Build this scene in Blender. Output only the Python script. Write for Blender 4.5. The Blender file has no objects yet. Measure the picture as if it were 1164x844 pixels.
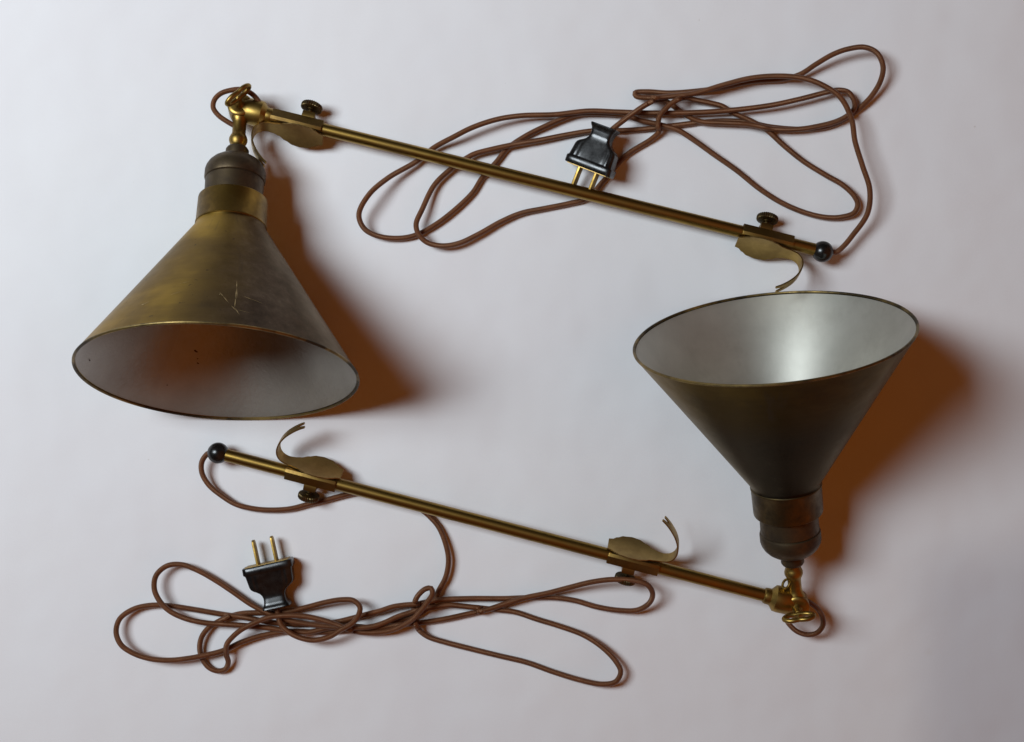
import bpy, bmesh, math, random
import numpy as np
from mathutils import Vector as V, Matrix

random.seed(7)
# ------------------------------------------------------------------ units
# Working space: x to the right, y towards the viewer's lower edge, z up from the table,
# one working unit = 0.6 mm.  W() turns it into metres.
S = 0.0006
CX, CY, D = 582.0, 422.0, 1500.0
def W(p): return V(((p[0]-CX)*S, -(p[1]-CY)*S, p[2]*S))
def at(px, py, h):
    k = 1.0-h/D
    return V((CX+(px-CX)*k, CY+(py-CY)*k, h))

scene = bpy.context.scene
col = scene.collection

# ------------------------------------------------------------------ materials
def new_mat(name):
    m = bpy.data.materials.new(name); m.use_nodes = True
    nt = m.node_tree
    return m, nt, nt.nodes['Principled BSDF']
def node(nt, t, **kw):
    n = nt.nodes.new(t)
    for k, v in kw.items():
        if k.startswith('i_'): n.inputs[k[2:].replace('_', ' ')].default_value = v
        else: setattr(n, k, v)
    return n
def ramp(nt, fac, stops):
    r = nt.nodes.new('ShaderNodeValToRGB')
    el = r.color_ramp.elements
    while len(el) < len(stops): el.new(0.5)
    for e, (p, c) in zip(el, stops):
        e.position = p; e.color = (*c, 1) if len(c) == 3 else c
    nt.links.new(fac, r.inputs[0]); return r
def noise(nt, vec, scale, detail=4, rough=0.6):
    n = node(nt, 'ShaderNodeTexNoise'); n.inputs['Scale'].default_value = scale
    n.inputs['Detail'].default_value = detail; n.inputs['Roughness'].default_value = rough
    nt.links.new(vec, n.inputs['Vector']); return n
def mapping(nt, vec, scale):
    m = node(nt, 'ShaderNodeMapping'); m.inputs['Scale'].default_value = scale
    nt.links.new(vec, m.inputs['Vector']); return m.outputs[0]
def mixcol(nt, fac, a, b):
    m = node(nt, 'ShaderNodeMix', data_type='RGBA')
    for s, v in ((m.inputs[0], fac), (m.inputs[6], a), (m.inputs[7], b)):
        if hasattr(v, 'links'): nt.links.new(v, s)
        else: s.default_value = (*v, 1) if isinstance(v, tuple) and len(v) == 3 else v
    return m.outputs[2]
def bump(nt, bs, h, strength, dist):
    b = node(nt, 'ShaderNodeBump'); b.inputs['Strength'].default_value = strength
    b.inputs['Distance'].default_value = dist
    nt.links.new(h, b.inputs['Height']); nt.links.new(b.outputs[0], bs.inputs['Normal'])

def metal(name, light, dark, rough, scale=60, lo=0.35, hi=0.7, rvar=0.15, metallic=1.0, bmp=0.15):
    m, nt, bs = new_mat(name)
    tc = node(nt, 'ShaderNodeTexCoord')
    n = noise(nt, tc.outputs['Object'], scale, 6, 0.65)
    r = ramp(nt, n.outputs[0], [(lo, dark), (hi, light)])
    n2 = noise(nt, tc.outputs['Object'], scale*14, 3, 0.6)
    rr = ramp(nt, n.outputs[0], [(lo, (rough+rvar,)*3), (hi, (rough,)*3)])
    nt.links.new(r.outputs[0], bs.inputs['Base Color'])
    nt.links.new(rr.outputs[0], bs.inputs['Roughness'])
    bs.inputs['Metallic'].default_value = metallic
    bump(nt, bs, n2.outputs[0], bmp, 0.0002)
    return m

M = {}
M['brass'] = metal('brass', (0.40, 0.26, 0.065), (0.20, 0.125, 0.035), 0.32, 90)
M['rod_brass'] = metal('rod_brass', (0.40, 0.26, 0.062), (0.22, 0.135, 0.036), 0.27, 45, rvar=0.12, bmp=0.08)
M['clip_brass'] = metal('clip_brass', (0.48, 0.325, 0.115), (0.30, 0.195, 0.07), 0.36, 60)
M['sleeve_brass'] = metal('sleeve_brass', (0.30, 0.19, 0.05), (0.15, 0.09, 0.03), 0.36, 80)
M['dark_brass'] = metal('dark_brass', (0.15, 0.105, 0.045), (0.07, 0.05, 0.025), 0.36, 110)
M['socket_bronze'] = metal('socket_bronze', (0.12, 0.085, 0.045), (0.06, 0.042, 0.026), 0.40, 110, metallic=0.85)
M['collar_brass'] = metal('collar_brass', (0.32, 0.195, 0.042), (0.13, 0.08, 0.022), 0.34, 38, 0.40, 0.64)
M['rim_brass'] = metal('rim_brass', (0.36, 0.25, 0.09), (0.06, 0.045, 0.025), 0.38, 22, 0.45, 0.66)
M['chip'] = metal('rusty_chip', (0.06, 0.028, 0.012), (0.03, 0.014, 0.007), 0.7, 200, metallic=0.2)
M['scratch'] = metal('scratch', (0.52, 0.39, 0.19), (0.38, 0.28, 0.13), 0.4, 200)

def shade_mat(name, k, gold, flank=False):
    """tarnished spun brass; k darkens the tarnish, gold is how much bright metal is left"""
    m, nt, bs = new_mat(name)
    tc = node(nt, 'ShaderNodeTexCoord'); ob = tc.outputs['Object']; uv = tc.outputs['UV']
    big = noise(nt, ob, 12, 4, 0.55)
    ringn = noise(nt, mapping(nt, uv, (1.6, 5, 1)), 1.0, 5, 0.7)      # faint bands left by spinning and polishing
    mx = node(nt, 'ShaderNodeMix', data_type='FLOAT'); mx.inputs[0].default_value = 0.30
    nt.links.new(big.outputs[0], mx.inputs[2]); nt.links.new(ringn.outputs[0], mx.inputs[3])
    f = mx.outputs[0]
    sc_ = lambda c: tuple(x*k for x in c)
    base = ramp(nt, f, [(0.34, sc_((0.115, 0.072, 0.027))), (0.5-gold, sc_((0.20, 0.123, 0.030))), (0.64-gold, sc_((0.44, 0.276, 0.045)))])
    spots = noise(nt, ob, 230, 3, 0.5)
    sp = ramp(nt, spots.outputs[0], [(0.68, (0, 0, 0)), (0.76, (0.8, 0.8, 0.8))])
    c2 = mixcol(nt, sp.outputs[0], base.outputs[0], (0.03, 0.022, 0.015))
    st = noise(nt, mapping(nt, uv, (22, 2.6, 1)), 1.0, 6, 0.72)
    sr = ramp(nt, st.outputs[0], [(0.58, (0, 0, 0)), (0.74, (0.75, 0.75, 0.75))])
    c3 = mixcol(nt, sr.outputs[0], c2, (0.05, 0.038, 0.028))
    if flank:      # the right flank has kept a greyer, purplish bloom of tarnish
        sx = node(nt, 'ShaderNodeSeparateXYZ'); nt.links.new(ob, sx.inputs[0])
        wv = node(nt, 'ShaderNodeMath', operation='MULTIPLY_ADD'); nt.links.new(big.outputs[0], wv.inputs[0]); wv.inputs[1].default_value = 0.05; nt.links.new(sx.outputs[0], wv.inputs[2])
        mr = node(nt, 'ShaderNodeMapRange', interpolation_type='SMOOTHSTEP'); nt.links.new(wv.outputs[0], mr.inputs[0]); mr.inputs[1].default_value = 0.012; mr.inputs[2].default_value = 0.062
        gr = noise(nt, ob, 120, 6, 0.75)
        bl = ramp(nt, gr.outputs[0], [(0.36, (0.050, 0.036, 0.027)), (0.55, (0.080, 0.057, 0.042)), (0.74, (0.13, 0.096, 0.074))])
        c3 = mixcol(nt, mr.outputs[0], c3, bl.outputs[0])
    else:          # darker, colder tone towards the neck, browner near the rim
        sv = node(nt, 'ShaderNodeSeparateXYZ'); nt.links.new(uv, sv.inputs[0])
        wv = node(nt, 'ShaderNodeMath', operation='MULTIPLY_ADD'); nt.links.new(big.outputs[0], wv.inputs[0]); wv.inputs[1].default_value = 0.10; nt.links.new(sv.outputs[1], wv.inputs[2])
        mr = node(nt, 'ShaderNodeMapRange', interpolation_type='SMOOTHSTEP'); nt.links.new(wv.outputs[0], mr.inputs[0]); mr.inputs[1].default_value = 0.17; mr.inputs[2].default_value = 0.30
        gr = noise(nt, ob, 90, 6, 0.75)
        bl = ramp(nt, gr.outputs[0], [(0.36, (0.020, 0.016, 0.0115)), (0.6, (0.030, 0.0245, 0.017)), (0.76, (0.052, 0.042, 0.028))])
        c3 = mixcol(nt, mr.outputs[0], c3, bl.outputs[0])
    nt.links.new(c3, bs.inputs['Base Color'])
    sm = noise(nt, ob, 45, 6, 0.7)
    rr = ramp(nt, sm.outputs[0], [(0.3, (0.30,)*3), (0.7, (0.43,)*3)])
    nt.links.new(rr.outputs[0], bs.inputs['Roughness'])
    bs.inputs['Metallic'].default_value = 0.97
    bs.inputs['Specular Tint'].default_value = (1.0, 0.90, 0.76, 1)
    bs.inputs['Anisotropic'].default_value = 0.75
    bs.inputs['Anisotropic Rotation'].default_value = 0.25
    tg = node(nt, 'ShaderNodeTangent', direction_type='UV_MAP', uv_map='UVMap'); nt.links.new(tg.outputs[0], bs.inputs['Tangent'])
    fine = noise(nt, mapping(nt, uv, (3, 160, 1)), 1.0, 4, 0.6)
    bump(nt, bs, fine.outputs[0], 0.08, 0.0003)
    return m
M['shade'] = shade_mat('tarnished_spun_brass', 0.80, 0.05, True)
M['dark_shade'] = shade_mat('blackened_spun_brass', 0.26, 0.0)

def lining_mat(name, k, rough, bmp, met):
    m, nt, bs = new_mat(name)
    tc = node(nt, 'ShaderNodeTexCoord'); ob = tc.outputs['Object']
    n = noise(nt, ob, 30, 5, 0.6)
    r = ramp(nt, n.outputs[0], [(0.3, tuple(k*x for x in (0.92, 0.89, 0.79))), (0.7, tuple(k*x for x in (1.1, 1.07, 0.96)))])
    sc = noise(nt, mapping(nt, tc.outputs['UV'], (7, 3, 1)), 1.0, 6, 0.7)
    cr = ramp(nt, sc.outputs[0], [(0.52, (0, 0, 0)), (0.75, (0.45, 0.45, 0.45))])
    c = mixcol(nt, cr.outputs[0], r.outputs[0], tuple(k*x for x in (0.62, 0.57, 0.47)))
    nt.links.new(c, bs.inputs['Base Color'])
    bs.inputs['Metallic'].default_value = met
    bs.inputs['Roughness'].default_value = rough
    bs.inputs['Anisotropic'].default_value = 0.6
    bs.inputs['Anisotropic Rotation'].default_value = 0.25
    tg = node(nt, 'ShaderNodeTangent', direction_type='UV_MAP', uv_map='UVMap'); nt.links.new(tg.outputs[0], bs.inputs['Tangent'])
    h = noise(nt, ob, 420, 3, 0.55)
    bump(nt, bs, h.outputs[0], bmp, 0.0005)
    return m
M['lining'] = lining_mat('aluminium_paint_shaded', 0.35, 0.46, 0.55, 0.52)  # silver paint with the shade inside the upper-left cone put into its colour
M['lit_lining'] = lining_mat('aluminium_paint_lit', 0.62, 0.64, 0.08, 0.88)  # same silver paint, lightened: the light entering the right-hand mouth is in its colour

def cord_mat():
    m, nt, bs = new_mat('brown_braided_cloth')
    tc = node(nt, 'ShaderNodeTexCoord'); uv = tc.outputs['UV']
    w1 = node(nt, 'ShaderNodeTexWave', bands_direction='DIAGONAL'); w1.inputs['Scale'].default_value = 1.0
    w2 = node(nt, 'ShaderNodeTexWave', bands_direction='DIAGONAL'); w2.inputs['Scale'].default_value = 1.0
    nt.links.new(mapping(nt, uv, (4.0, 0.62, 1)), w1.inputs['Vector'])
    nt.links.new(mapping(nt, uv, (-4.0, 0.62, 1)), w2.inputs['Vector'])
    mx = node(nt, 'ShaderNodeMath', operation='MAXIMUM'); nt.links.new(w1.outputs['Fac'], mx.inputs[0]); nt.links.new(w2.outputs['Fac'], mx.inputs[1])
    n = noise(nt, tc.outputs['Object'], 90, 4, 0.6)
    a = ramp(nt, n.outputs[0], [(0.3, (0.092, 0.031, 0.012)), (0.7, (0.165, 0.057, 0.022))])
    c = mixcol(nt, mx.outputs[0], (0.035, 0.013, 0.006), a.outputs[0])
    nt.links.new(c, bs.inputs['Base Color'])
    bs.inputs['Roughness'].default_value = 0.36
    bs.inputs['Specular Tint'].default_value = (1.0, 0.62, 0.38, 1)
    bs.inputs['Sheen Weight'].default_value = 0.03
    bs.inputs['Sheen Tint'].default_value = (0.6, 0.35, 0.25, 1)
    bs.inputs['Specular IOR Level'].default_value = 0.9
    bump(nt, bs, mx.outputs[0], 0.5, 0.0004)
    return m
M['cord'] = cord_mat()

def black_mat(name, rough):
    m, nt, bs = new_mat(name)
    tc = node(nt, 'ShaderNodeTexCoord')
    n = noise(nt, tc.outputs['Object'], 160, 5, 0.65)
    r = ramp(nt, n.outputs[0], [(0.35, (0.004, 0.0035, 0.0035)), (0.75, (0.011, 0.0095, 0.0085))])
    nt.links.new(r.outputs[0], bs.inputs['Base Color'])
    rr = ramp(nt, n.outputs[0], [(0.35, (rough,)*3), (0.7, (rough+0.12,)*3)])
    nt.links.new(rr.outputs[0], bs.inputs['Roughness'])
    bump(nt, bs, n.outputs[0], 0.05, 0.0003)
    return m
M['bakelite'] = black_mat('black_bakelite', 0.20)
M['ball'] = black_mat('black_ball', 0.22)

def shifted2(nt, sock, wob):
    a = node(nt, 'ShaderNodeMath', operation='MULTIPLY_ADD'); nt.links.new(wob.outputs[0], a.inputs[0]); a.inputs[1].default_value = 0.012; nt.links.new(sock, a.inputs[2]); return a.outputs[0]
def paper_mat():
    m, nt, bs = new_mat('white_paper')
    tc = node(nt, 'ShaderNodeTexCoord'); ob = tc.outputs['Object']
    n = noise(nt, ob, 5, 5, 0.6)
    r = ramp(nt, n.outputs[0], [(0.3, (0.775, 0.775, 0.79)), (0.7, (0.80, 0.80, 0.805))])
    sp = noise(nt, ob, 160, 2, 0.5)
    sr = ramp(nt, sp.outputs[0], [(0.775, (0, 0, 0)), (0.80, (0.45, 0.45, 0.45))])
    c = mixcol(nt, sr.outputs[0], r.outputs[0], (0.55, 0.50, 0.46))
    # a greyer patch of the sheet at its near right corner, deepened by a painted-in vignette, and a few smudges
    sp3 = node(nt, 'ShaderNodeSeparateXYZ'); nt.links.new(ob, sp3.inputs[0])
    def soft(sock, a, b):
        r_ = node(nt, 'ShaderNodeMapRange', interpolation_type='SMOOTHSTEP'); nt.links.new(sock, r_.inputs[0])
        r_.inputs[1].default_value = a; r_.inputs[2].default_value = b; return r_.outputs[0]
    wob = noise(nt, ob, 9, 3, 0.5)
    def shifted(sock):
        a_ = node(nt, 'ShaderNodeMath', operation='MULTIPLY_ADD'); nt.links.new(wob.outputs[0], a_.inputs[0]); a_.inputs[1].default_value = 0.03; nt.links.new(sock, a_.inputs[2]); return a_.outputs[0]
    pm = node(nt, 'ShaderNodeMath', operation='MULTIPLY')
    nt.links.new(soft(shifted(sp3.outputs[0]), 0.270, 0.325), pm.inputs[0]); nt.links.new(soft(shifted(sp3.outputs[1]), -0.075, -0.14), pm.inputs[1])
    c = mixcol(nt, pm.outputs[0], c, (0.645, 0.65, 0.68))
    for (qx, qy, rad) in ((1041, 687, 7), (1075, 697, 11), (1056, 742, 12), (1082, 760, 9), (1096, 826, 10), (1030, 135, 4), (243, 160, 3)):
        w_ = W((qx, qy, 0))
        d_ = node(nt, 'ShaderNodeVectorMath', operation='DISTANCE'); nt.links.new(ob, d_.inputs[0]); d_.inputs[1].default_value = (w_.x, w_.y, 0)
        c = mixcol(nt, soft(shifted2(nt, d_.outputs['Value'], wob), rad*S*1.6, rad*S*0.2), c, (0.66, 0.645, 0.625))
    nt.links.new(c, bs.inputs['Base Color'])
    bs.inputs['Roughness'].default_value = 0.7
    bs.inputs['Specular IOR Level'].default_value = 0.25
    big = noise(nt, ob, 7, 3, 0.5); fine = noise(nt, ob, 900, 3, 0.6)
    mul = node(nt, 'ShaderNodeMath', operation='MULTIPLY'); mul.inputs[1].default_value = 0.012
    nt.links.new(fine.outputs[0], mul.inputs[0])
    add = node(nt, 'ShaderNodeMath', operation='ADD'); nt.links.new(big.outputs[0], add.inputs[0]); nt.links.new(mul.outputs[0], add.inputs[1])
    bump(nt, bs, add.outputs[0], 0.5, 0.012)
    return m
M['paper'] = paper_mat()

# ------------------------------------------------------------------ mesh building (working units)
class MB:
    def __init__(s): s.v = []; s.f = []; s.uv = []; s.mi = []
    def add(s, verts, faces, uvs=None, mi=0):
        o = len(s.v); s.v += [V(p) for p in verts]
        for k, f in enumerate(faces):
            s.f.append([i+o for i in f]); s.uv.append(uvs[k] if uvs else None); s.mi.append(mi)
    def build(s, name, mats, parent=None, label=None, sharp=35, flat=False):
        root = parent
        while root is not None and root.parent is not None: root = root.parent
        off = V(root.location) if root is not None else V((0, 0, 0))
        me = bpy.data.meshes.new(name)
        me.from_pydata([W(p)-off for p in s.v], [], s.f)
        if any(u for u in s.uv):
            l = me.uv_layers.new(name='UVMap')
            for p, u in zip(me.polygons, s.uv):
                if u:
                    for li, c in zip(p.loop_indices, u): l.data[li].uv = c
        for p, k in zip(me.polygons, s.mi): p.material_index = k
        bm = bmesh.new(); bm.from_mesh(me)
        bmesh.ops.recalc_face_normals(bm, faces=bm.faces[:])
        bm.to_mesh(me); bm.free()
        me.polygons.foreach_set('use_smooth', [not flat]*len(me.polygons))
        if not flat: me.set_sharp_from_angle(angle=math.radians(sharp))
        for m in (mats if isinstance(mats, list) else [mats]): me.materials.append(m)
        o = bpy.data.objects.new(name, me); col.objects.link(o)
        if parent is not None: o.parent = parent
        if label: o['label'] = label
        return o
    # surface of revolution about the line c + a*t ; prof = [(t, r), ...]
    def lathe(s, c, a, prof, n=96, closed=False, teeth=None, mi=0):
        a = V(a).normalized(); u = a.orthogonal().normalized(); w = a.cross(u)
        rings = []; verts = []; faces = []; uvs = []
        L = len(prof)
        for k, (t, r) in enumerate(prof):
            if abs(r) < 1e-6: rings.append([len(verts)]); verts.append(c+a*t); continue
            ids = []
            for i in range(n):
                th = 2*math.pi*i/n; rr = r
                if teeth and k in teeth and i % 2: rr = r*0.93
                ids.append(len(verts)); verts.append(c+a*t+(u*math.cos(th)+w*math.sin(th))*rr)
            rings.append(ids)
        vv = [0.0]
        for k in range(1, L+1):
            p, q = prof[k-1], prof[k % L]; vv.append(vv[-1]+math.hypot(p[0]-q[0], p[1]-q[1]))
        tot = vv[L-1] or 1
        for k in range(L if closed else L-1):
            A, B = rings[k], rings[(k+1) % L]; va, vb = vv[k]/tot, vv[k+1]/tot
            for i in range(n):
                j = (i+1) % n; ui, uj = i/n, (i+1)/n
                if len(A) == 1 and len(B) == 1: continue
                if len(A) == 1: faces.append([A[0], B[i], B[j]]); uvs.append([(ui, va), (ui, vb), (uj, vb)])
                elif len(B) == 1: faces.append([A[i], B[0], A[j]]); uvs.append([(ui, va), (ui, vb), (uj, va)])
                else: faces.append([A[i], B[i], B[j], A[j]]); uvs.append([(ui, va), (ui, vb), (uj, vb), (uj, va)])
        if not closed:
            for R, rev in ((rings[0], 0), (rings[-1], 1)):
                if len(R) > 1: faces.append(R[::-1] if rev else R[:]); uvs.append([(0.5, 0.5)]*n)
        s.add(verts, faces, uvs, mi)
    def sweep(s, pts, r, n=14, closed=False, mi=0):
        N = len(pts); T = []
        for i in range(N):
            p = pts[(i-1) % N] if (closed or i) else pts[0]; q = pts[(i+1) % N] if (closed or i < N-1) else pts[-1]
            T.append((q-p).normalized())
        u = T[0].orthogonal().normalized(); U = [u]
        for i in range(1, N):
            u = (u-T[i]*u.dot(T[i])).normalized(); U.append(u)
        verts = []; faces = []; uvs = []; dist = [0.0]
        for i in range(N):
            if i: dist.append(dist[-1]+(pts[i]-pts[i-1]).length)
            rr = r[i] if isinstance(r, list) else r
            w = T[i].cross(U[i])
            for k in range(n):
                th = 2*math.pi*k/n; verts.append(pts[i]+(U[i]*math.cos(th)+w*math.sin(th))*rr)
        dist.append(dist[-1]+(pts[0]-pts[-1]).length)
        for i in range(N if closed else N-1):
            i2 = (i+1) % N
            for k in range(n):
                k2 = (k+1) % n
                faces.append([i*n+k, i2*n+k, i2*n+k2, i*n+k2])
                uvs.append([(k/n, dist[i]), (k/n, dist[i+1]), ((k+1)/n, dist[i+1]), ((k+1)/n, dist[i])])
        if not closed:
            faces.append(list(range(n))[::-1]); faces.append([(N-1)*n+k for k in range(n)])
            uvs += [[(0, 0)]*n, [(0, 0)]*n]
        s.add(verts, faces, uvs, mi)
    # prism: closed outline in the plane (e1, e2) through c, from h0 to h1 along e3, edges bevelled by b
    def prism(s, c, e1, e2, e3, outline, h0, h1, b=0.0, mi=0):
        n = len(outline)
        def inset(d):
            out = []
            for i in range(n):
                p, q, r = (V((*outline[k % n], 0)) for k in (i-1, i, i+1))
                d1, d2 = (q-p).normalized(), (r-q).normalized()
                n1, n2 = V((-d1.y, d1.x, 0)), V((-d2.y, d2.x, 0))
                m = (n1+n2); m = m/max(0.5, m.length_squared/2)
                out.append((q.x+m.x*d*sg, q.y+m.y*d*sg))
            return out
        area = sum(outline[i][0]*outline[(i+1) % n][1]-outline[(i+1) % n][0]*outline[i][1] for i in range(n))
        sg = 1 if area > 0 else -1
        lev = [(h0, b), (h0+b*0.3, b*0.3), (h0+b, 0), (h1-b, 0), (h1-b*0.3, b*0.3), (h1, b)] if b else [(h0, 0), (h1, 0)]
        verts = []; faces = []
        for h, d in lev:
            for x, y in (inset(d) if d else outline): verts.append(c+e1*x+e2*y+e3*h)
        for k in range(len(lev)-1):
            for i in range(n):
                j = (i+1) % n; faces.append([k*n+i, k*n+j, (k+1)*n+j, (k+1)*n+i])
        faces.append(list(range(n))[::-1]); faces.append([(len(lev)-1)*n+i for i in range(n)])
        s.add(verts, faces, None, mi)

def spline(P, step=2.0):
    P = [V(p) for p in P]; out = []
    for i in range(len(P)-1):
        p0 = P[i-1] if i else P[0]*2-P[1]; p1, p2 = P[i], P[i+1]
        p3 = P[i+2] if i+2 < len(P) else P[-1]*2-P[-2]
        # centripetal Catmull-Rom
        t0 = 0.0; t1 = t0+max(1e-3, (p1-p0).length)**0.5; t2 = t1+max(1e-3, (p2-p1).length)**0.5; t3 = t2+max(1e-3, (p3-p2).length)**0.5
        m = max(2, int((p2-p1).length/step))
        for k in range(m):
            t = t1+(t2-t1)*k/m
            A1 = p0*((t1-t)/(t1-t0))+p1*((t-t0)/(t1-t0)); A2 = p1*((t2-t)/(t2-t1))+p2*((t-t1)/(t2-t1)); A3 = p2*((t3-t)/(t3-t2))+p3*((t-t2)/(t3-t2))
            B1 = A1*((t2-t)/(t2-t0))+A2*((t-t0)/(t2-t0)); B2 = A2*((t3-t)/(t3-t1))+A3*((t-t1)/(t3-t1))
            out.append(B1*((t2-t)/(t2-t1))+B2*((t-t1)/(t2-t1)))
    out.append(P[-1]); return out

# cords: the hand-laid path gives the plan and rough heights; strands that cross are lifted until they rest on one another
def settle(pts, r, fixed_ends=8):
    a = np.array([[p.x, p.y, p.z] for p in pts]); n = len(a); hint = a[:, 2].copy(); z = hint.copy()
    dx = a[:, None, :2]-a[None, :, :2]; d = np.sqrt((dx**2).sum(-1))
    I, J = np.where(np.triu(d < 2*r*1.02, 12))
    need = np.sqrt(np.maximum((2.04*r)**2-d[I, J]**2, 0))
    sgn = np.where(hint[I] >= hint[J], 1.0, -1.0)
    for it in range(420):
        dz = (z[I]-z[J])*sgn; gap = np.maximum(need-dz, 0)*0.5*sgn
        acc = np.zeros(n); cnt = np.full(n, 1e-9)
        np.add.at(acc, I, gap); np.add.at(acc, J, -gap)
        np.add.at(cnt, I, gap != 0); np.add.at(cnt, J, gap != 0)
        z += acc/np.maximum(cnt, 1)*0.9
        if it < 400:
            z[1:-1] += 0.22*((z[:-2]+z[2:])*0.5-z[1:-1])
            z += 0.01*(hint-z)
        z = np.maximum(z, r+0.1)
        z[:fixed_ends] = hint[:fixed_ends]; z[-fixed_ends:] = hint[-fixed_ends:]
    return [at(p.x, p.y, float(h)) for p, h in zip(pts, z)]

# ------------------------------------------------------------------ parts of a lamp
def make_shade(root, C, a, skin, scratches=(), chips=()):
    """C: centre of the mouth, a: axis towards the mouth"""
    b = -a
    R = 144.7
    prof_out = [(0, R), (60, R-38.6), (120, R-77.0), (160, 42.2), (165.4, 38.75), (166.8, 38.05), (168.6, 37.5), (173.5, 37.3)]
    prof_in = [(173.5, 35.4), (168, 35.8), (164, 37.6), (158, 41.4), (120, R-79.0), (60, R-40.6), (0, R-2.0)]
    m = MB(); m.lathe(C, b, prof_out+prof_in, 144, closed=True)
    for poly in scratches: m.add(poly, [list(range(len(poly)))], None, 1)
    sh = m.build('shade', [skin, M['scratch']], root, sharp=50)
    # silver paint inside
    m = MB(); m.lathe(C, b, [(1.0, R-2.75), (60, R-41.2), (120, R-79.6), (158, 41.4), (168, 36.2), (168, 0)], 144)
    lin = MB(); lin.lathe(C, b, [(1.0, R-2.75), (60, R-41.2), (120, R-79.6), (158, 41.4), (168, 36.0), (168, 35.0), (158, 40.6), (120, R-80.2), (60, R-41.8), (1.0, R-3.3)], 144, closed=True)
    for poly in chips: lin.add(poly, [list(range(len(poly)))], None, 1)
    lin.build('lining', [M['lining'] if skin is M['shade'] else M['lit_lining'], M['chip']], sh, sharp=60)
    rim = MB()
    ring = []
    u = a.orthogonal().normalized(); w = a.cross(u)
    for i in range(180):
        th = 2*math.pi*i/180; ring.append(C+a*0.4+(u*math.cos(th)+w*math.sin(th))*(R-1.2))
    rim.sweep(ring, 1.6, 10, closed=True)
    rim.build('rim', M['rim_brass'], sh)
    # collar that grips the lamp holder
    m = MB(); m.lathe(C, b, [(169.6, 33), (169.6, 37.4), (170.4, 38.2), (172.0, 38.2), (172.8, 37.7), (200.8, 37.3), (202.2, 37.0), (203.0, 36.0), (203.2, 34.4), (203.2, 31.0)], 96)
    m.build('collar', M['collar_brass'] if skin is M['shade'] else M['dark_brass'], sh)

def make_socket(root, C, a):
    b = -a
    m = MB()
    m.lathe(C, b, [(150, 0), (150, 14), (168, 14), (168, 31.2), (203, 31.2), (221, 31.6), (224, 31.8), (225.2, 31.2), (226, 32.4), (228, 33.0), (236, 33.0),
                   (240, 32.0), (244, 30.0), (248, 26.6), (251.5, 22.0), (254, 17.0), (255.4, 13.2), (256.2, 12.4), (257.5, 12.6), (264, 12.6), (266.4, 11.2), (267, 9.0), (267, 0)], 96)
    so = m.build('lamp_socket', M['socket_bronze'], root, sharp=28)
    # small latch on the side of the holder
    u = V((0, 0, 1)).cross(b).normalized()
    return so

def make_stem(root, C, a, nrm):
    b = -a
    m = MB()
    m.lathe(C, b, [(265, 0), (265, 8.2), (269, 8.2), (270.5, 8.0), (273, 9.2), (276, 10.1), (278.5, 10.1), (281.5, 9.0), (284, 7.8), (286, 7.4), (297, 7.4), (301, 8.2), (304, 9.8), (307, 10.6), (313, 10.6), (316, 9.5), (318, 0)], 64)
    P = C+b*316.5
    e1 = a.cross(nrm).normalized(); e2 = nrm.cross(e1)
    m.lathe(P, nrm, [(0.6, 0), (0.6, 12.8), (1.5, 13.9), (10.2, 13.9), (11.6, 12.6), (12.2, 10.0), (12.2, 0)], 64)
    return m.build('stem', M['brass'], root)

def make_key(root, P, nrm, w):
    m = MB()
    m.lathe(P, nrm, [(10, 0), (10, 6.2), (12, 6.6), (14, 5.4), (17, 3.6), (22, 3.4), (24, 0)], 32)
    ring = []
    w = (w-nrm*w.dot(nrm)).normalized()
    for i in range(64):
        th = 2*math.pi*i/64; k = 1+0.0*math.cos(2*th)
        ring.append(P+nrm*(29.5+7.2*math.sin(th)-2.2*math.exp(-(math.cos(th)/0.35)**2)*(1 if math.sin(th) > 0 else -0.5))+w*(16.0*math.cos(th)))
    m.sweep(ring, 2.7, 12, closed=True)
    th_ = nrm.cross(w).normalized()
    m.prism(P+nrm*20, w, nrm, th_, [(-3.4, -1.5), (3.4, -1.5), (6.4, 1.6), (9.6, 3.2), (3.2, 5.6), (0, 8.4), (-3.2, 5.6), (-9.6, 3.2), (-6.4, 1.6)], -1.5, 1.5, 0.4)
    k = m.build('thumb_key', M['brass'], root)
    return k

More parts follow.
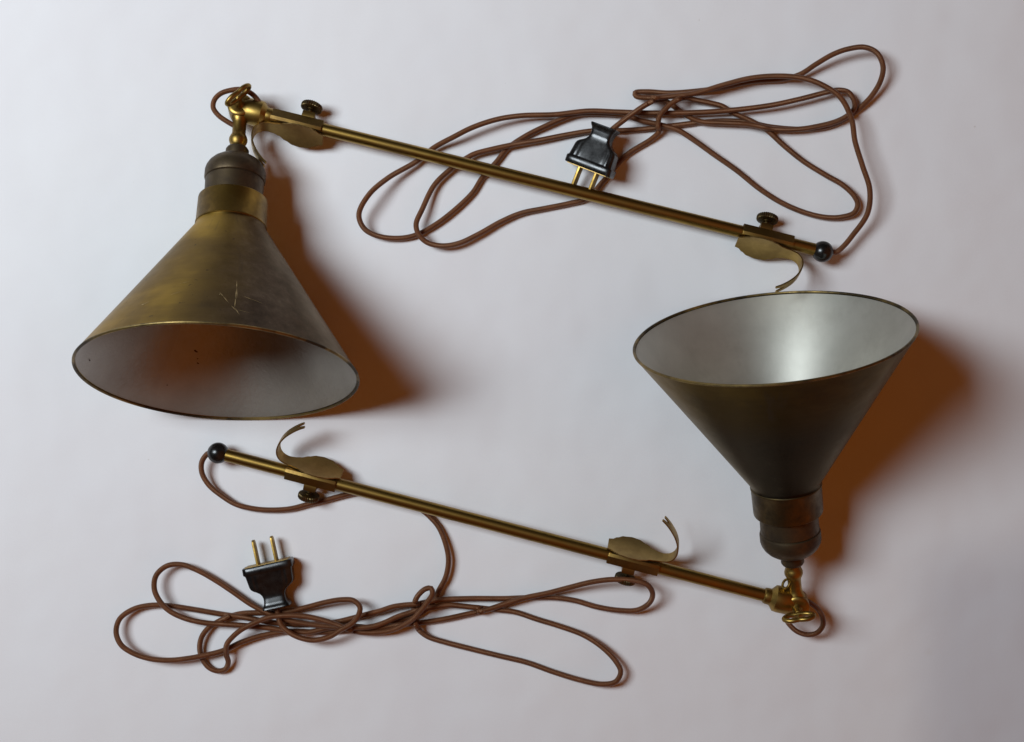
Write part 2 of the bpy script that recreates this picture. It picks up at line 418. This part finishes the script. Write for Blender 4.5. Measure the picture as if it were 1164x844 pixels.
def make_clip(root, O, X, N, Wd, Ns, screw_x):
    """spring clip on the rod.  X: along the rod to the tail, N: leaf normal, Wd: across the leaf, Ns: away from the thumbscrew"""
    ctr = [(-30, 9.6), (-20, 9.9), (-8, 10.2), (4, 10.2), (16, 9.9), (26, 9.6), (33, 9.9), (39.5, 12.4), (43.8, 17.5), (45.4, 25), (43.6, 35), (38.8, 45), (32.0, 54), (24.5, 61.5), (18.0, 66.5)]
    C = spline([V((x, y, 0)) for x, y in ctr], 1.6); n = len(C)
    s = [0.0]
    for i in range(1, n): s.append(s[-1]+(C[i]-C[i-1]).length)
    hw_tab = [(0, 8.2), (4, 9.0), (9, 12.5), (16, 16.0), (26, 17.4), (34, 16.6), (42, 13.4), (50, 9.4), (57, 7.6), (64, 6.8), (90, 6.3), (115, 5.9), (140, 5.6)]
    def hw(t):
        for (a0, b0), (a1, b1) in zip(hw_tab, hw_tab[1:]):
            if t <= a1:
                k = (t-a0)/(a1-a0); k = k*k*(3-2*k); return b0+(b1-b0)*k
        return hw_tab[-1][1]
    def wc(t): return 6.2
    m = MB(); th = 0.8
    def ribbon(i0, i1, lo, hi, k=8):
        verts = []; faces = []
        ids = list(range(i0, i1+1))
        for i in ids:
            t = (C[min(i+1, n-1)]-C[max(i-1, 0)]).normalized(); nr = V((-t.y, t.x, 0))
            h = hw(s[i])
            for side in (1, -1):
                for j in range(k+1):
                    f = lo(i)+(hi(i)-lo(i))*j/k
                    cup = 2.6*(f*f)*(h/19.0)**2
                    q = C[i]+nr*(side*th+cup)
                    verts.append(O+X*q.x+N*q.y+Wd*(wc(s[i])+f*h))
        st = 2*(k+1)
        for r in range(len(ids)-1):
            for sd in (0, k+1):
                for j in range(k):
                    faces.append([r*st+sd+j, r*st+sd+j+1, (r+1)*st+sd+j+1, (r+1)*st+sd+j])
            for j in (0, k):
                faces.append([r*st+j, (r+1)*st+j, (r+1)*st+k+1+j, r*st+k+1+j])
        for r in (0, len(ids)-1):
            for j in range(k): faces.append([r*st+j, r*st+j+1, r*st+k+1+j+1, r*st+k+1+j])
        m.add(verts, faces)
    cut = next(i for i in range(n) if s[i] > s[-1]-15)
    g = lambda i: 0.55*max(0.0, (i-cut)/(n-1-cut))**0.8
    ribbon(0, cut, lambda i: -1.0, lambda i: 1.0, 12)
    end2 = n-1-int((n-1-cut)*0.25)
    ribbon(cut, n-1, lambda i: -1.0, lambda i: -g(i)-0.001, 4)
    ribbon(cut, end2, lambda i: g(i)+0.001, lambda i: 1.0, 4)
    cl = m.build('clip', M['clip_brass'], root, sharp=40)
    # folded sleeve round the rod (hollow square section)
    m = MB()
    e2 = X.cross(N).normalized()
    o = 8.4; c = 2.6
    oct_ = [(o-c, -o), (o, -o+c), (o, o-c), (o-c, o), (-o+c, o), (-o, o-c), (-o, -o+c), (-o+c, -o)]
    def oct_sec(x, f): return [O+X*x+N*(p*f*0.93)+e2*(q*f) for p, q in oct_]
    secs = [oct_sec(-27, 0.8), oct_sec(-27, 0.97), oct_sec(-26.2, 1.0), oct_sec(30.4, 1.0), oct_sec(31.2, 0.97), oct_sec(31.2, 0.8)]
    verts = [p for sc in secs for p in sc]; faces = []
    for k in range(6):
        k2 = (k+1) % 6
        for i in range(8):
            j = (i+1) % 8; faces.append([k*8+i, k*8+j, k2*8+j, k2*8+i])
    m.add(verts, faces)
    # lug carrying the screw
    B = O+X*screw_x
    e3 = X.cross(Ns).normalized()
    m.prism(B, X, e3, -Ns, [(-7, -6.2), (7, -6.2), (7, 6.2), (-7, 6.2)], 7.0, 15.0, 1.0)
    m.build('sleeve', M['sleeve_brass'], cl, sharp=30)
    m = MB()
    nt_ = 56
    m.lathe(B, -Ns, [(13, 0), (13, 3.1), (18.2, 3.1), (18.8, 5.4), (19.6, 5.4), (20.0, 9.6), (20.8, 11.6), (21.6, 12.2), (25.4, 12.2), (26.4, 11.4), (26.9, 9.6), (26.4, 7.0), (26.4, 0)], nt_, teeth={6, 7, 8, 9})
    m.build('thumbscrew', M['dark_brass'], cl, sharp=25)
    return cl

def make_plug(root, O, A, B, Cn):
    """O: middle of the prong face, A: towards the prongs, B: across, Cn: through the thickness"""
    secs = [(0.0, 24.0, 9.0, 0), (0.0, 27.6, 11.2, 0), (1.0, 28.5, 12.1, 0), (8.0, 28.7, 12.2, 0), (9.0, 28.2, 11.8, 0), (9.6, 27.2, 11.5, 0), (11.0, 26.6, 11.3, 1), (18, 25.8, 10.3, 1), (24, 25.2, 9.4, 1), (27.0, 24.2, 8.95, 0.6), (29.4, 21.8, 8.6, 0),
            (31.5, 18.4, 8.3, 0), (34, 15.2, 7.9, 0), (37, 13.3, 7.55, 0), (40, 12.5, 7.5, 0), (41.5, 12.4, 7.7, 0), (43, 12.4, 7.98, 0), (46, 12.8, 8.45, 0), (48.6, 13.6, 8.85, 0), (50.4, 14.7, 9.8, 0), (52.2, 15.6, 10.8, 0), (53.6, 15.8, 11.0, 0), (54.3, 15.2, 10.5, 0), (54.4, 13.0, 8.6, 0), (52.5, 9, 6, 0), (50, 5, 4, 0)]
    m = MB(); k = 120; verts = []; faces = []
    for t, hw_, ht_, rb in secs:
        e = 0.30
        for i in range(k):
            th = 2*math.pi*i/k; cx_, sy_ = math.cos(th), math.sin(th)
            x = hw_*math.copysign(abs(cx_)**e, cx_); y = ht_*math.copysign(abs(sy_)**e, sy_)
            if rb and abs(x) < hw_*0.82: y += math.copysign(0.2*rb*(math.cos(x*2*math.pi/5.6)-1), y)
            verts.append(O-A*(t*0.94)+B*x+Cn*y)
    for q in range(len(secs)-1):
        for i in range(k):
            j = (i+1) % k; faces.append([q*k+i, q*k+j, (q+1)*k+j, (q+1)*k+i])
    faces.append(list(range(k))[::-1]); faces.append([(len(secs)-1)*k+i for i in range(k)])
    m.add(verts, faces)
    pl = m.build('plug', M['bakelite'], root, sharp=45)
    # pale insulating card on the prong face
    m = MB(); m.prism(O, B, Cn, A, [(-24.5, -9.5), (24.5, -9.5), (24.5, 9.5), (-24.5, 9.5)], -0.5, 0.7)
    m.build('face_card', M['clip_brass'], pl)
    for sx in (-10.5, 10.5):
        m = MB()
        h = 5.3
        out = [(-h, -3), (h, -3), (h, 23.5), (h*0.8, 27), (h*0.35, 28.6), (-h*0.35, 28.6), (-h*0.8, 27), (-h, 23.5)]
        m.prism(O+B*sx, Cn, A, B, out, -1.55, 1.55, 0.45)
        m.build('prong', M['brass'], pl)
    return pl

def make_lamp(label, mouth, az, el, ball_px, ball_z, clips, loop, path, path_r, keydir, plug, hook, side, skin, scratches=(), chips=()):
    a = V((math.cos(el)*math.cos(az), math.cos(el)*math.sin(az), math.sin(el)))
    C = V(mouth)
    P = C-a*316.5
    Bp = at(*ball_px, ball_z)
    base = W((C.x, C.y, 0))
    root = bpy.data.objects.new('lamp', None); col.objects.link(root)
    root.location = base; root['label'] = label; root['category'] = 'lamp'; root['group'] = 'brass clamp-on desk lamps'
    root.empty_display_size = 0.05
    r = (Bp-P).normalized()
    nrm = a.cross(r).normalized()
    if nrm.z < 0: nrm = -nrm
    make_shade(root, C, a, skin, scratches, chips)
    make_socket(root, C, a)
    make_stem(root, C, a, nrm)
    make_key(root, P, nrm, V(keydir))
    # rod end: flared fitting and the lower half of the joint
    m = MB()
    m.lathe(P, r, [(2, 0), (2, 10), (4, 13.2), (9, 14.6), (20, 15.2), (25, 14.6), (28.0, 11.2), (30.0, 9.2), (34, 9.2), (36.5, 8.6), (37.5, 7.4), (37.5, 0)], 48)
    m.lathe(P, -nrm, [(0.2, 0), (0.2, 12.5), (1.2, 13.6), (9.4, 13.6), (10.6, 12.6), (10.6, 0)], 64)
    j = m.build('swivel_joint', M['brass'], root, sharp=22)
    m = MB()
    hk = at(*hook, P.z+8); ring = []
    for i in range(28):
        th = 2*math.pi*i/28; ring.append(hk+V((math.cos(th)*2.6-0.35*5*math.sin(th), 5.0*math.sin(th), 4*math.cos(th))))
    m.sweep(ring, 1.5, 8, closed=True); m.build('cotter_ring', M['brass'], j)
    # the long rod
    m = MB(); L = (Bp-P).length
    m.lathe(P, r, [(30, 0), (30, 7.1), (L-4, 7.1), (L-4, 0)], 48)
    m.build('rod', M['rod_brass'], root)
    m = MB()
    prof = [(L-11.9, 0), (L-11.2, 4.0)]+[(L-11.9*math.cos(q), 11.9*math.sin(q)) for q in [math.pi*k/22 for k in range(4, 19)]]+[(L+11.3, 4.2), (L+9.5, 3.4), (L+9.5, 0)]
    m.lathe(Bp-r*L, r, prof, 48)
    m.build('end_ball', M['ball'], root)
    # clips
    for (ox, oy, tosign, sx) in clips:
        k = ((at(ox, oy, 22)-P).dot(r))
        O = P+r*k
        X = r*tosign
        q = V((-r.y, r.x, 0)); q = q*(side if q.y > 0 else -side); q.normalize()
        up = V((0, 0, 1))
        g = math.radians(55); gs = math.radians(71)
        N = (q*math.sin(g)+up*math.cos(g)); N = (N-X*N.dot(X)).normalized()
        Wd = (q*math.cos(g)-up*math.sin(g)); Wd = (Wd-X*Wd.dot(X)-N*Wd.dot(N)).normalized()
        Ns = (q*math.sin(gs)+up*math.cos(gs)); Ns = (Ns-X*Ns.dot(X)).normalized()
        make_clip(root, O, X, N, Wd, Ns, sx)
    # cord: from the joint into the stem, and from the ball to the plug
    m = MB(); m.sweep([at(*p) for p in spline(loop, 1.5)], 2.9, 14)
    m.build('joint_cord', M['cord'], root)
    pts = spline(path, 2.2)
    m = MB(); m.sweep(settle(pts, path_r), path_r, 14)
    m.build('cord', M['cord'], root, sharp=80)
    make_plug(root, *plug)
    return root, C, a, P, r

# ------------------------------------------------------------------ where the two lamps lie
def axes(ang, tilt, roll):
    """plug axes: ang = heading of the prongs in plan, tilt = how much they dip, roll about their own axis"""
    A = V((math.cos(ang)*math.cos(tilt), math.sin(ang)*math.cos(tilt), -math.sin(tilt)))
    B0 = V((-math.sin(ang), math.cos(ang), 0)); C0 = A.cross(B0)
    if C0.z < 0: C0 = -C0
    B = B0*math.cos(roll)+C0*math.sin(roll); Cn = C0*math.cos(roll)-B0*math.sin(roll)
    return A, B, Cn

# upper cord, read from the ball round to the plug: plan x, plan y, height
upper_cord = [(944, 286, 20), (950, 287, 19), (958, 281, 17), (969, 268, 17), (986, 243, 22), (988.7, 216, 28), (980.4, 188.5, 30), (972, 161, 28), (968, 136, 26), (955.7, 111.5, 24), (936.4, 97.7, 23),
 (914.4, 89.5, 22), (887, 86.7, 21), (854, 89, 20), (823.7, 96.4, 19), (790.7, 106, 18), (755, 110.5, 18), (735, 111.5, 17), (723, 109.5, 15), (722, 105.8, 12), (735, 104.6, 10), (760, 106, 8), (790, 104, 7), (823, 99.5, 6), (854, 93, 6), (887, 90.5, 8),
 (909, 85, 10), (928, 73, 15), (947, 62, 20), (964, 56, 23), (983, 54, 24), (997, 60.6, 23), (1003.8, 75.7, 19), (1001, 92, 14), (991, 109, 9), (978, 122.5, 6), (964, 133.5, 5), (947, 142, 5), (931, 146, 5), (909, 147.2, 5), (876, 144.5, 5), (848, 139, 5), (821, 137.6, 5), (791, 140, 5), (766, 143, 5), (733, 147, 5), (705.5, 148.6, 5),
 (684, 148.5, 5), (669, 149.5, 5), (642, 154, 6), (614, 159.5, 8), (587, 164, 9), (559, 170, 10), (540, 175, 9), (532, 179, 9), (510, 194.5, 8), (493.5, 211, 8), (480, 238, 13), (473, 255, 16), (475.6, 266, 17), (485, 275.6, 16), (502, 279.7, 13), (521, 277, 10), (543, 267, 8), (570, 252, 6), (592.5, 242.6, 5), (620, 237, 4), (647, 231.6, 4), (667, 226, 4), (686, 206, 4), (711, 177.5, 4), (741, 158, 4), (749, 150, 8),
 (748, 142, 16), (750, 132, 20), (758, 122.5, 22), (770, 113.5, 20), (780, 111.5, 13), (791, 114, 9), (806, 117, 8), (821, 121, 8), (832, 128, 9), (848, 135, 9), (870, 147, 8), (892, 166.5, 6), (914, 184, 5), (939, 199.5, 6), (958, 210.5, 8), (971, 223, 9), (975, 232.5, 9), (971, 242, 8), (958, 246.7, 6), (942, 247.6, 5), (920, 243.5, 4), (892, 232.5, 4), (865, 216, 4), (837.5, 194, 5), (810, 174.7, 7), (791, 161, 9), (771.5, 148.6, 12), (759, 144.5, 12), (746, 141, 11), (731, 138, 11), (716, 133, 10), (698, 130, 10), (678, 129, 9), (658, 129.5, 9),
 (642, 134, 8), (620, 143.6, 7), (598, 154.6, 5), (576, 169.7, 5), (565, 183.5, 4), (548, 202.7, 4), (537.5, 219, 4), (518, 238, 5), (496, 255, 5), (474, 267, 5), (455, 271, 6), (430, 268.7, 9), (414, 260, 14), (408, 244, 20), (419, 222, 24), (441, 202.7, 16), (474, 183.5, 9), (493.5, 168, 9), (515.5, 156, 16), (537.5, 145, 19), (565, 136, 18), (592.5, 131.8, 15), (631, 130.5, 14), (669, 126.5, 14), (700, 127.5, 14), (741, 128.8, 12), (782.5, 128.5, 13), (829, 125.8, 14), (876, 120, 15), (909, 113, 15),
 (942, 104.6, 14), (953, 102.7, 14), (964, 105, 13), (971, 115, 11), (971, 124, 9), (963, 132, 8), (950, 138.5, 9), (931, 143.5, 10), (909, 147, 11), (880, 147, 11), (850, 141.5, 10), (821, 140, 10), (795, 138, 7), (775, 128, 6), (760, 117, 8), (748, 113.5, 14), (734, 119.5, 22), (709, 137, 27), (697, 146.5, 28), (692, 151, 28)]

lower_cord = [(240, 515, 19), (236, 516, 18), (229.5, 525.3, 15), (229.5, 537.3, 13), (237, 551, 11), (251, 563, 9), (268, 573.4, 7), (288.7, 578.6, 5), (309, 580, 5), (330, 578.6, 5), (350.6, 573.4, 5), (369.5, 569, 5), (388, 564, 5), (404, 561, 5), (430, 563, 5), (458, 570, 5), (478, 579, 5), (490, 589, 5), (499, 600, 6), (506.7, 619, 8), (509.8, 637, 9), (506.7, 656, 8),
 (499, 671, 7), (491, 686, 6), (478, 697, 5), (455, 705, 5), (430, 711, 5), (400, 716, 5), (370, 719, 5), (340, 718, 5), (319, 719, 6), (297, 723, 7), (275, 730, 9), (253, 740, 10), (233.7, 745, 13), (214.5, 748.6, 15), (192.5, 750.8, 17), (170.5, 749, 18), (151, 742.6, 18), (137.5, 733, 17), (132, 719, 15), (136, 704, 12), (151, 693, 9), (170.5, 688.4, 7), (192.5, 689, 6), (220, 693, 5), (253, 698.6, 5), (280.4, 702.7, 5), (311, 708, 5), (345, 710, 6), (380, 707.5, 7), (400, 703, 8), (420, 697.7, 10),
 (432, 694.7, 11), (446.5, 690, 12), (460, 688, 13), (472, 687, 13), (485, 684.5, 10), (500.5, 682, 8), (533, 680.6, 7), (573, 680.6, 6), (603, 679.5, 5), (629, 679.5, 5), (653.6, 683, 5), (678, 690, 6), (703, 694, 8), (725, 693.6, 12), (738.7, 685, 18), (741.8, 674.4, 24), (735.6, 665, 29), (721.7, 660.5, 31), (697, 659, 30), (672, 662, 23), (647.4, 668, 16), (622.7, 674.4, 12), (598, 679.5, 11), (579.4, 685, 10), (554.7, 693, 9), (530, 698.6, 5), (505, 704, 5), (486.6, 707, 5), (470, 709, 5), (450, 711, 7), (425, 714, 9), (400, 712, 9), (372, 714.5, 9), (350, 719, 9),
 (330, 718, 9), (302.5, 713.7, 9), (280.5, 711.5, 9), (256, 710, 10), (231, 708, 12), (209, 702.7, 15), (192.5, 694.5, 18), (181.5, 683.5, 19), (175.4, 669.7, 18), (177.4, 654.6, 16), (189.7, 643.6, 14), (206, 642, 12), (225.5, 649, 10), (247.5, 661.5, 9), (264, 672.5, 9), (286, 687.6, 10), (308, 698.6, 12), (330, 706, 13), (360, 711, 13), (390, 713.5, 13), (420, 713, 14), (435.6, 708.6, 14), (452.5, 701, 14), (468, 696, 13), (480, 692, 11), (492.8, 690.5, 9), (508, 688, 9), (533, 690, 8),
 (561, 693, 6), (585.6, 696, 5), (610, 704, 5), (635, 711.6, 6), (663, 722, 8), (684.6, 736, 11), (700, 752, 13), (705.6, 764, 14), (700, 775, 13), (684.6, 778, 11), (660, 773.4, 8), (629, 764, 5), (598, 753, 4), (567, 745.6, 4), (536, 738, 5), (505, 730, 7), (486.6, 724, 8), (476, 716, 7), (472, 708, 5), (470.5, 699, 4), (470.5, 690, 8), (472.5, 682, 16), (477, 675, 24), (484, 669.5, 27), (490, 669, 27), (491.6, 675, 27), (486, 684.5, 27), (477.7, 695, 27), (468, 705, 22), (456, 712, 17), (444, 717, 13), (432, 719, 11), (415, 719.5, 11), (400, 717, 13),
 (383, 710.5, 17), (366, 705, 19), (347, 701, 20), (326.5, 700, 20), (306, 702, 21), (288.7, 708.7, 22), (275, 715.6, 22), (264.7, 724, 21), (257.8, 732.8, 21), (257, 743, 16), (259.5, 753.4, 9), (256, 761, 6), (247.5, 763, 5), (237, 758.6, 5), (229.5, 748, 6), (227, 736, 8), (229.5, 724, 10), (237, 714, 9), (247.5, 707, 6), (261, 701, 5), (275, 697.6, 5), (294, 696.7, 5), (313, 697, 6), (330, 695, 8), (350.6, 690, 12), (371, 684.7, 16), (388.4, 682, 20), (402, 683, 23), (409, 690, 24), (408, 698.4, 24), (400.4, 708.7, 24), (388.4, 715.6, 23), (374.6, 724, 22), (357.5, 728, 21), (343.7, 726, 22), (330, 720, 24), (320, 711, 22), (316.5, 702, 16), (315.5, 696, 13), (315, 691, 13)]

loop_upper = [(296, 119, 31), (292, 112.5, 33), (285, 106, 35), (275, 102, 36), (263, 102.7, 37), (250.6, 106.8, 37), (243.7, 114, 36), (242.4, 122.6, 35), (248, 131, 33), (257.5, 138, 31), (266, 143, 30)]
loop_lower = [(893, 704, 22), (898, 711, 22), (906, 718, 22), (918, 721.8, 21), (929, 719.4, 21), (935.4, 711, 22), (934.8, 701.6, 24), (930, 693, 26), (921.8, 686, 29), (908, 679, 33)]

A1, B1, C1 = axes(math.radians(111.5), math.radians(8), math.radians(0))
# roll the plug so that its right-hand side shows
rl = math.radians(-20)
q1 = B1.copy()
if q1.x > 0: q1 = -q1
B1r = (q1*math.cos(rl)+C1*math.sin(-rl)*-1); C1r = C1*math.cos(rl)+q1*math.sin(-rl)
plug1 = (at(669.5, 193.5, 22), A1, B1r, C1r)
A2, B2, C2 = axes(math.radians(-102.5), 0, 0)
plug2 = (at(304.3, 640.0, 14), A2, B2, C2)

# scratches on the outside of the upper-left shade: each one a sliver lying on the cone
def on_cone(C, a, px, py, lift=0.25):
    cam = V((CX, CY, D)); tgt = V((px, py, 0)); dr = (tgt-cam).normalized()
    b = -a; best = None
    t = 900.0
    while t < 1500:
        p = cam+dr*t; q = p-C; k = q.dot(b)
        if 0 <= k <= 160:
            rad = (q-b*k).length; R = 144.7-k*0.6406
            if rad <= R+lift: return p
        t += 0.15
    return None
m1 = V((278.66, 426.2, 135.6)); az1, el1 = math.radians(90.07), math.radians(20.36)
a1 = V((math.cos(el1)*math.cos(az1), math.cos(el1)*math.sin(az1), math.sin(el1)))
scr = []
for (x0, y0, x1, y1, w) in [(249.6, 332.6, 254.0, 337.2, 1.2), (253.2, 336.6, 259.8, 344.2, 0.9), (250.4, 333.8, 249.0, 335.8, 0.9), (269.2, 319, 269.0, 329, 0.7), (269.2, 327, 267.6, 340, 1.1), (270.6, 329, 268.6, 341, 0.5), (267.9, 339, 266.6, 350, 1.2),
                            (262.6, 347.4, 268.4, 353.2, 0.9), (267.0, 350, 272.4, 358.4, 0.7), (277, 337, 288, 341.4, 0.45), (286, 340, 299, 345.6, 0.35), (270, 352, 284, 356, 0.3), (160.4, 347.2, 164, 345.6, 1.0), (163, 346.2, 170, 342.6, 0.4), (203, 323, 216, 320, 0.3), (192, 336, 207, 331, 0.25)]:
    dx, dy = x1-x0, y1-y0; L = math.hypot(dx, dy); nx, ny = -dy/L*w*0.5, dx/L*w*0.5
    poly = [on_cone(m1, a1, x0, y0), on_cone(m1, a1, (x0+x1)/2+nx, (y0+y1)/2+ny), on_cone(m1, a1, x1, y1), on_cone(m1, a1, (x0+x1)/2-nx, (y0+y1)/2-ny)]
    if all(poly): scr.append(poly)

def in_cone(C, a, px, py, lift=0.3):
    cam = V((CX, CY, D)); dr = (V((px, py, 0))-cam).normalized(); b = -a; t = 1100.0; inside = False
    while t < 1560:
        p = cam+dr*t; q = p-C; k = q.dot(b)
        if k > 1:
            rad = (q-b*k).length; R = 144.7-3.3-k*0.6406
            if rad < R-lift: inside = True
            elif inside: return p
        t += 0.1
    return None
chp = []
for cx_, cy_, rx, ry, rot in ((222.4, 399.4, 3.0, 1.1, 0.6), (225.0, 413.2, 1.6, 0.9, 0.5), (224.6, 408.0, 0.9, 0.7, 0), (102, 410, 1.2, 0.8, 1.2), (190, 438, 0.8, 0.6, 0)):
    poly = []
    for i in range(9):
        th = 2*math.pi*i/9; ex, ey = rx*math.cos(th)*random.uniform(0.7, 1.2), ry*math.sin(th)*random.uniform(0.7, 1.2)
        poly.append(in_cone(m1, a1, cx_+ex*math.cos(rot)-ey*math.sin(rot), cy_+ex*math.sin(rot)+ey*math.cos(rot)))
    if all(poly): chp.append(poly)
print('chips', len(chp), 'scratches', len(scr))

make_lamp('brass lamp with scratched tarnished cone shade at upper left, mouth facing down the photo',
          m1, az1, el1, (935, 286.3), 21.0,
          [(340.5, 140.9, -1, -8.0), (870, 270.5, 1, -1.5)], loop_upper, upper_cord, 3.05, (24, -26, 0), plug1, (286, 128), 1, M['shade'], scr, chp)
make_lamp('brass lamp with dark cone shade at right, its silver lining brightly lit',
          (851.35, 385.0, 136.7), math.radians(-98.97), math.radians(19.07), (248, 515.2), 21.0,
          [(717, 638.0, -1, -1.0), (356.5, 543.0, 1, 1.0)], loop_lower, lower_cord, 3.05, (36, -8, 0), plug2, (893.5, 664), -1, M['dark_shade'])

# ------------------------------------------------------------------ the white surface
m = MB()
n = 60; span = 3400.0
vs = []; fs = []
for j in range(n+1):
    for i in range(n+1):
        vs.append(V((CX-span/2+span*i/n, CY-span/2+span*j/n, 0)))
for j in range(n):
    for i in range(n): fs.append([j*(n+1)+i, j*(n+1)+i+1, (j+1)*(n+1)+i+1, (j+1)*(n+1)+i])
m.add(vs, fs)
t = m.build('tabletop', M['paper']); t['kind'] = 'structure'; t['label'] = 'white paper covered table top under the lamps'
if t.data.polygons[0].normal.z < 0: t.data.flip_normals()

# ------------------------------------------------------------------ light
def area(name, pos, target, sx, sy, power, colr):
    l = bpy.data.lights.new(name, 'AREA'); l.shape = 'RECTANGLE'; l.size = sx; l.size_y = sy
    l.energy = power; l.color = colr
    o = bpy.data.objects.new(name, l); col.objects.link(o)
    o.location = pos; d = V(target)-V(pos)
    o.rotation_euler = d.to_track_quat('-Z', 'Y').to_euler()
    return o
wl = area('window_light', W((-1130, -215, 2420)), (-0.24, 0.42, 0), 0.54, 0.80, 15.6, (0.835, 0.93, 1.0))
wl.data.spread = math.radians(126)
w = bpy.data.worlds.new('World'); scene.world = w; w.use_nodes = True
wn = w.node_tree; bg = wn.nodes['Background']
tc = node(wn, 'ShaderNodeTexCoord')
def lobe(direction, lo, colr):
    """a broad soft patch of room light round one direction"""
    d = V(direction).normalized()
    dp = node(wn, 'ShaderNodeVectorMath', operation='DOT_PRODUCT'); wn.links.new(tc.outputs['Generated'], dp.inputs[0]); dp.inputs[1].default_value = d
    r = ramp(wn, dp.outputs['Value'], [(max(0.0, lo), (0, 0, 0)), (1.0, colr)]); r.color_ramp.interpolation = 'EASE'
    return r.outputs[0]
def addc(a, b):
    m = node(wn, 'ShaderNodeMix', data_type='RGBA', blend_type='ADD'); m.inputs[0].default_value = 1
    for q, v in ((m.inputs[6], a), (m.inputs[7], b)):
        if isinstance(v, tuple): q.default_value = (*v, 1)
        else: wn.links.new(v, q)
    return m.outputs[2]
# a dim room: lamplight from the near right, a paler wall on the far left
wc_ = addc((0.006, 0.0024, 0.0008), lobe((0.80, -0.30, 0.60), 0.3, (0.26, 0.068, 0.009)))
wc_ = addc(wc_, lobe((0.15, -0.9, 0.35), 0.35, (0.075, 0.023, 0.0045)))
wc_ = addc(wc_, lobe((-0.5, 0.8, 0.35), 0.3, (0.018, 0.018, 0.019)))
wn.links.new(wc_, bg.inputs[0]); bg.inputs[1].default_value = 1.0

# ------------------------------------------------------------------ camera
cam = bpy.data.cameras.new('camera'); cam.sensor_width = 36; cam.sensor_fit = 'HORIZONTAL'
cam.lens = 36*D/1164.0; cam.clip_start = 0.01; cam.clip_end = 20
co = bpy.data.objects.new('camera', cam); col.objects.link(co)
co.location = (0, 0, D*S); co.rotation_euler = (0, 0, 0)
scene.camera = co
vs_ = scene.view_settings
vs_.view_transform = 'Standard'; vs_.look = 'None'; vs_.exposure = 0; vs_.gamma = 1; vs_.use_curve_mapping = False
scene.cycles.max_bounces = 10
